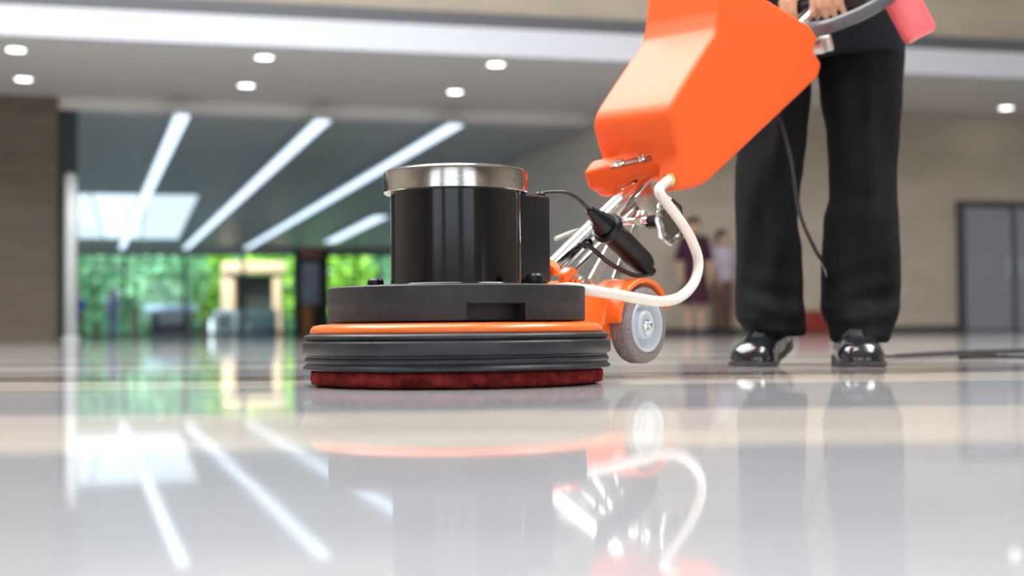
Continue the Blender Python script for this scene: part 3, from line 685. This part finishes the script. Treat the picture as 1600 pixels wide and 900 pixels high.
# ================================================================== OPERATOR
op = thing('person', 'person in black trousers, dark navy jacket and polished black shoes working the floor polisher', 'person', (.67, 3.2, 0))
OL = Vector((.67, 3.2, 0))
def W(p): return Vector(p)-OL
def shoe(toe, heel, lift, flip=1):
    root = bpy.data.objects.new('shoe', None); C.objects.link(root); root.parent = op
    d = Vector(toe)-Vector(heel); ang = atan2(d.y, d.x); Ls = d.length
    root.location = W(toe); root.rotation_euler = Euler((0, 0, ang))
    # local x forward, origin at toe tip, y to the left
    St = [(0, .022, .058, .02), (.03, .029, .070, .02), (.15, .033, .080, .02), (.28, .034, .076, .014), (.40, .036, .077, .011), (.52, .040, .076, .010), (.64, .045, .071, .009), (.74, .0495, .062, .009), (.82, .0495, .056, .009), (.89, .0465, .051, .009), (.94, .041, .044, .009), (.975, .031, .034, .009), (.993, .019, .024, .010), (1.0, .008, .017, .012)]
    def lz(s):                             # foot bends at the ball when the heel is lifted
        return lift*max(0, (.68-s)/.68)
    rings = []
    for s, w_, h_, zb in St:
        ring = []
        for k in range(20):
            a = 2*pi*k/20; ca_, sa = cos(a), sin(a)
            y = w_*(abs(ca_)**.75)*(1 if ca_ > 0 else -1)
            z = zb+ (h_-zb)*(max(0, sa)**(.8)) if sa > 0 else zb-.002
            if sa <= 0: y = w_*ca_ if abs(ca_) > .5 else w_*ca_
            x = (s-1)*Ls
            ring.append(Vector((x, y+.006*flip*sin(s*pi)*(1 if s > .4 else .3), z+lz(s))))
        rings.append(ring)
    MB().loft(rings).build('upper', m_leather, root, angle=70)
    so = []
    for s, w_, h_, zb in St:
        x = (s-1)*Ls+(.004 if s > .9 else 0); b0 = .000 if s > .3 else 0
        w2 = w_+.003
        bot = 0.0 if s >= .36 or s <= .30 else .0
        so.append([Vector((x, y+.006*flip*sin(s*pi)*(1 if s > .4 else .3), z+lz(s))) for y, z in ((w2, zb+.001), (w2, bot+.002), (w2-.004, bot), (-w2+.004, bot), (-w2, bot+.002), (-w2, zb+.001))])
    MB().loft(so).build('sole', m_sole, root, smooth=False)
    lc = MB()
    for i in range(4):
        s = .565+i*.042; x = (s-1)*Ls; hz = .0745-.085*max(0, s-.56)+lz(s)-.0
        lc.tube([(x, -.024, hz-.012), (x+.004, -.010, hz+.000), (x+.004, .010, hz+.000), (x, .024, hz-.012)], .0028, 8)
    lc.build('laces', m_lace, root)
    #([[Vector(((.66-1)*Ls+.045*cos(a)*(1-0), .034*sin(a), .053+.0008)) for a in [2*pi*k/3 for k in range(3)]]]*2) if False else None
    return root
t1 = PZ(1172, 573, 0); t2 = PZ(1349, 573.5, 0)
shoe((t1.x-.005, t1.y+.0, 0), (t1.x+.115, t1.y+.255, 0), .035, -1)
shoe((t2.x, t2.y, 0), (t2.x+.03, t2.y+.285, 0), 0, 1)
# trousers
def leg_rings(rows, Yf, seed, depth=.9):
    rows = [(y, a, b) for (y, a, b) in rows]; out = []; rnd = random.Random(seed)
    # refine rows
    R = []
    for (y0, a0, b0), (y1, a1, b1) in zip(rows, rows[1:]):
        m = max(1, int(abs(y1-y0)/5))
        for k in range(m): t = k/m; t_ = t*t*(3-2*t); R.append((y0+(y1-y0)*t, a0+(a1-a0)*t_, b0+(b1-b0)*t_))
    R.append(rows[-1])
    n = 48
    for y, a, b in R:
        Y = Yf(y); p = PY(a, y, Y); q = PY(b, y, Y); c = (p+q)/2; hw = (q-p).length/2; ring = []
        dep = depth+.38*max(0, (y-455)/80)
        for k in range(n):
            t = 2*pi*k/n
            f = 1.0
            zz = c.z
            fold = .010*sin(3*t+zz*9+seed)*sin(zz*5+seed)+.006*sin(5*t-zz*22+seed*2)+.006*math.exp(-((zz-.14)/.06)**2)*sin(zz*95+3*cos(t+seed))+.006*sin(2*t+zz*14)
            crease = .014*math.exp(-((t-1.5*pi)/.22)**2)
            rr_ = hw*(1+0*f); x = cos(t)*rr_; yy = sin(t)*hw*dep
            rad = 1+(fold*(abs(sin(t))**1.0)+crease)/hw
            ring.append(W((c.x+x*(1+.35*(rad-1)), c.y+yy*rad, zz+.0)))
        out.append(ring)
    return out
lg1 = [(-30, 1176, 1300), (30, 1170, 1282), (90, 1164, 1272), (140, 1160, 1267), (213, 1154, 1260), (264, 1149, 1255), (300, 1148, 1250), (346, 1149, 1246), (392, 1150, 1252), (469, 1149, 1254), (495, 1150, 1257), (516, 1163, 1259), (526, 1180, 1256)]
lg2 = [(-30, 1262, 1408), (30, 1270, 1412), (80, 1275, 1413), (147, 1282, 1409), (213, 1292, 1404), (264, 1295, 1401), (305, 1296, 1402), (346, 1287, 1404), (418, 1283, 1405), (480, 1283, 1404), (498, 1288, 1400), (512, 1296, 1394), (528, 1298, 1390), (536, 1304, 1386)]
tr = MB(); tr.loft(leg_rings(lg1, lambda y: 3.16+.2*max(0, 520-y)/520, 1)); m1 = tr.mesh()
tr2 = MB(); tr2.loft(leg_rings(lg2, lambda y: 3.15+.2*max(0, 520-y)/520-.035*max(0, min(1, (y-470)/60)), 4)); m2 = tr2.mesh()
tr = MB(); tr.bm.from_mesh(m1); tr.bm.from_mesh(m2)
hipc = Vector((.745, 3.36, 0)) - OL
tr.loft([[Vector((hipc.x+cos(2*pi*k/32)*a, hipc.y+sin(2*pi*k/32)*b, z)) for k in range(32)] for z, a, b in ((.74, .175, .105), (.82, .178, .115), (.92, .165, .11), (1.0, .15, .1))])
tr.soft('trousers', m_trouser, op, .0055, 3)
# socks / ankles
MB().cap(W((t1.x+.085, t1.y+.2, .075)), W((.585, 3.19, .16)), .028, .028).soft('sock', m_sock, op, .006, 2)
MB().cap(W((t2.x+.025, t2.y+.2, .06)), W((.775, 3.19, .16)), .028, .028).soft('sock', m_sock, op, .006, 2)
# arms and body
Bx = MW(BARC); fwd = -U3; side_ = N3; upv = Vector((0, 0, 1))
hands = [Bx-N3*.078, Bx+N3*.036]     # their right hand, their left hand
shR = Vector((.52, 3.38, 1.30)); shL = Vector((.88, 3.36, 1.30))
elR = Vector((.44, 3.40, 1.04)); elL = Vector((.93, 3.36, 1.03))
body = MB(); jk = MB()
for hc_, sh, el, hs in ((hands[0], shR, elR, -1), (hands[1], shL, elL, 1)):
    wr = hc_ - fwd*.075+upv*.05
    body.cap(sh, el, .045, .038); body.cap(el, wr, .038, .026)
    palm = hc_+upv*.030
    for i in range(4):
        o = N3*((i-1.5)*.0215)
        k = palm+o+fwd*.012+upv*(.001*(1-abs(i-1.5))); ln = [.85, .97, 1, .93] if hs < 0 else [.93, 1, .97, .85]
        s = ln[i] if True else 1
        body.cap(wr+o*.35, k, .0185, .0125, 10)
        pip = hc_+o+fwd*(.036*s)+upv*.016; dip = hc_+o+fwd*(.036*s)-upv*(.014*s); tip = hc_+o+fwd*(.014*s)-upv*(.030*s)
        body.cap(k, pip, .0105, .0095, 10); body.cap(pip, dip, .0093, .0085, 10); body.cap(dip, tip, .0085, .0078, 10)
    th = -N3*hs                      # thumb on the inner side
    b0 = wr+th*.022+fwd*.02-upv*.008; b1_ = hc_+th*.048-fwd*.022-upv*.002; b2_ = hc_+th*.050+fwd*.004-upv*.026
    body.cap(b0, b1_, .0145, .011, 10); body.cap(b1_, b2_, .0108, .0085, 10)
    jk.cap(sh, el, .068, .058); jk.tube([el, el+(wr-el)*.5, el+(wr-el)*.82], [.058, .05, .042], 20); jk.ball(el, .058)
hd = Vector((.66, 3.31, 1.50))
for k, (a, b, ra, rb) in enumerate((((.67, 3.36, .86), (.67, 3.36, 1.1), .12, .115), ((.67, 3.36, 1.1), (.67, 3.36, 1.26), .12, .12), ((.52, 3.37, 1.3), (.84, 3.36, 1.3), .06, .06), ((.67, 3.36, 1.3), (.665, 3.33, 1.44), .058, .052))):
    body.cap(a, b, ra, rb)
body.ball(hd+Vector((0, .01, .035)), .095, (.82, 1, 1.05), seg=28); body.ball(hd+Vector((0, -.03, -.03)), .065, (.9, .95, 1.0), seg=20)
body.cap(hd+Vector((0, -.086, .012)), hd+Vector((0, -.108, -.012)), .010, .0135)
for s in (-1, 1):
    body.ball(hd+Vector((s*.08, .01, .0)), .026, (.35, .7, 1.1)); body.ball(hd+Vector((s*.032, -.08, .018)), .013, (1.2, .6, .7))
    body.ball(hd+Vector((s*.014, -.09, -.045)), .011, (1.6, .6, .55)); kn_ = (.588, 3.24, .40) if s < 0 else (.81, 3.24, .40); body.cap((.64 if s < 0 else .80, 3.36, .86), kn_, .068, .045)
    body.cap(kn_, (.585 if s < 0 else .775, 3.17, .13), .042, .03)
bo_ = body.soft('body', m_skin, op, .0042, 3)
bo_.data.transform(Matrix.Translation(-OL))
for s in (-1, 1):
    e_ = MB().ball(hd+Vector((s*.032, -.0885, .018)), .0075).build('eye', m_black, op); e_.data.transform(Matrix.Translation(-OL))
hr = MB(); hr.ball(hd+Vector((0, .022, .058)), .1, (.88, 1.0, .95), seg=28); hr.ball(hd+Vector((0, .06, .01)), .07, (1.05, .7, 1.2)); h_ = hr.soft('hair', m_hair, op, .007, 3); h_.data.transform(Matrix.Translation(-OL))
def sg(v, p): return math.copysign(abs(v)**p, v)
def ell(cx, cy, z, a, b, n=48): return [Vector((cx+sg(cos(2*pi*k/n), .62 if z < 1 else .9)*a, cy+sg(sin(2*pi*k/n), .62 if z < 1 else .9)*b, z)) for k in range(n)]
jk.loft([ell(.730, 3.335, .712, .197, .132), ell(.730, 3.335, .722, .199, .134), ell(.73, 3.34, .85, .198, .13), ell(.70, 3.35, 1.0, .178, .12), ell(.67, 3.36, 1.18, .19, .13), ell(.67, 3.36, 1.3, .19, .12), ell(.67, 3.35, 1.36, .12, .085), ell(.67, 3.34, 1.41, .065, .062)])
j_ = jk.soft('jacket', m_jacket, op, .007, 3); j_.data.transform(Matrix.Translation(-OL))
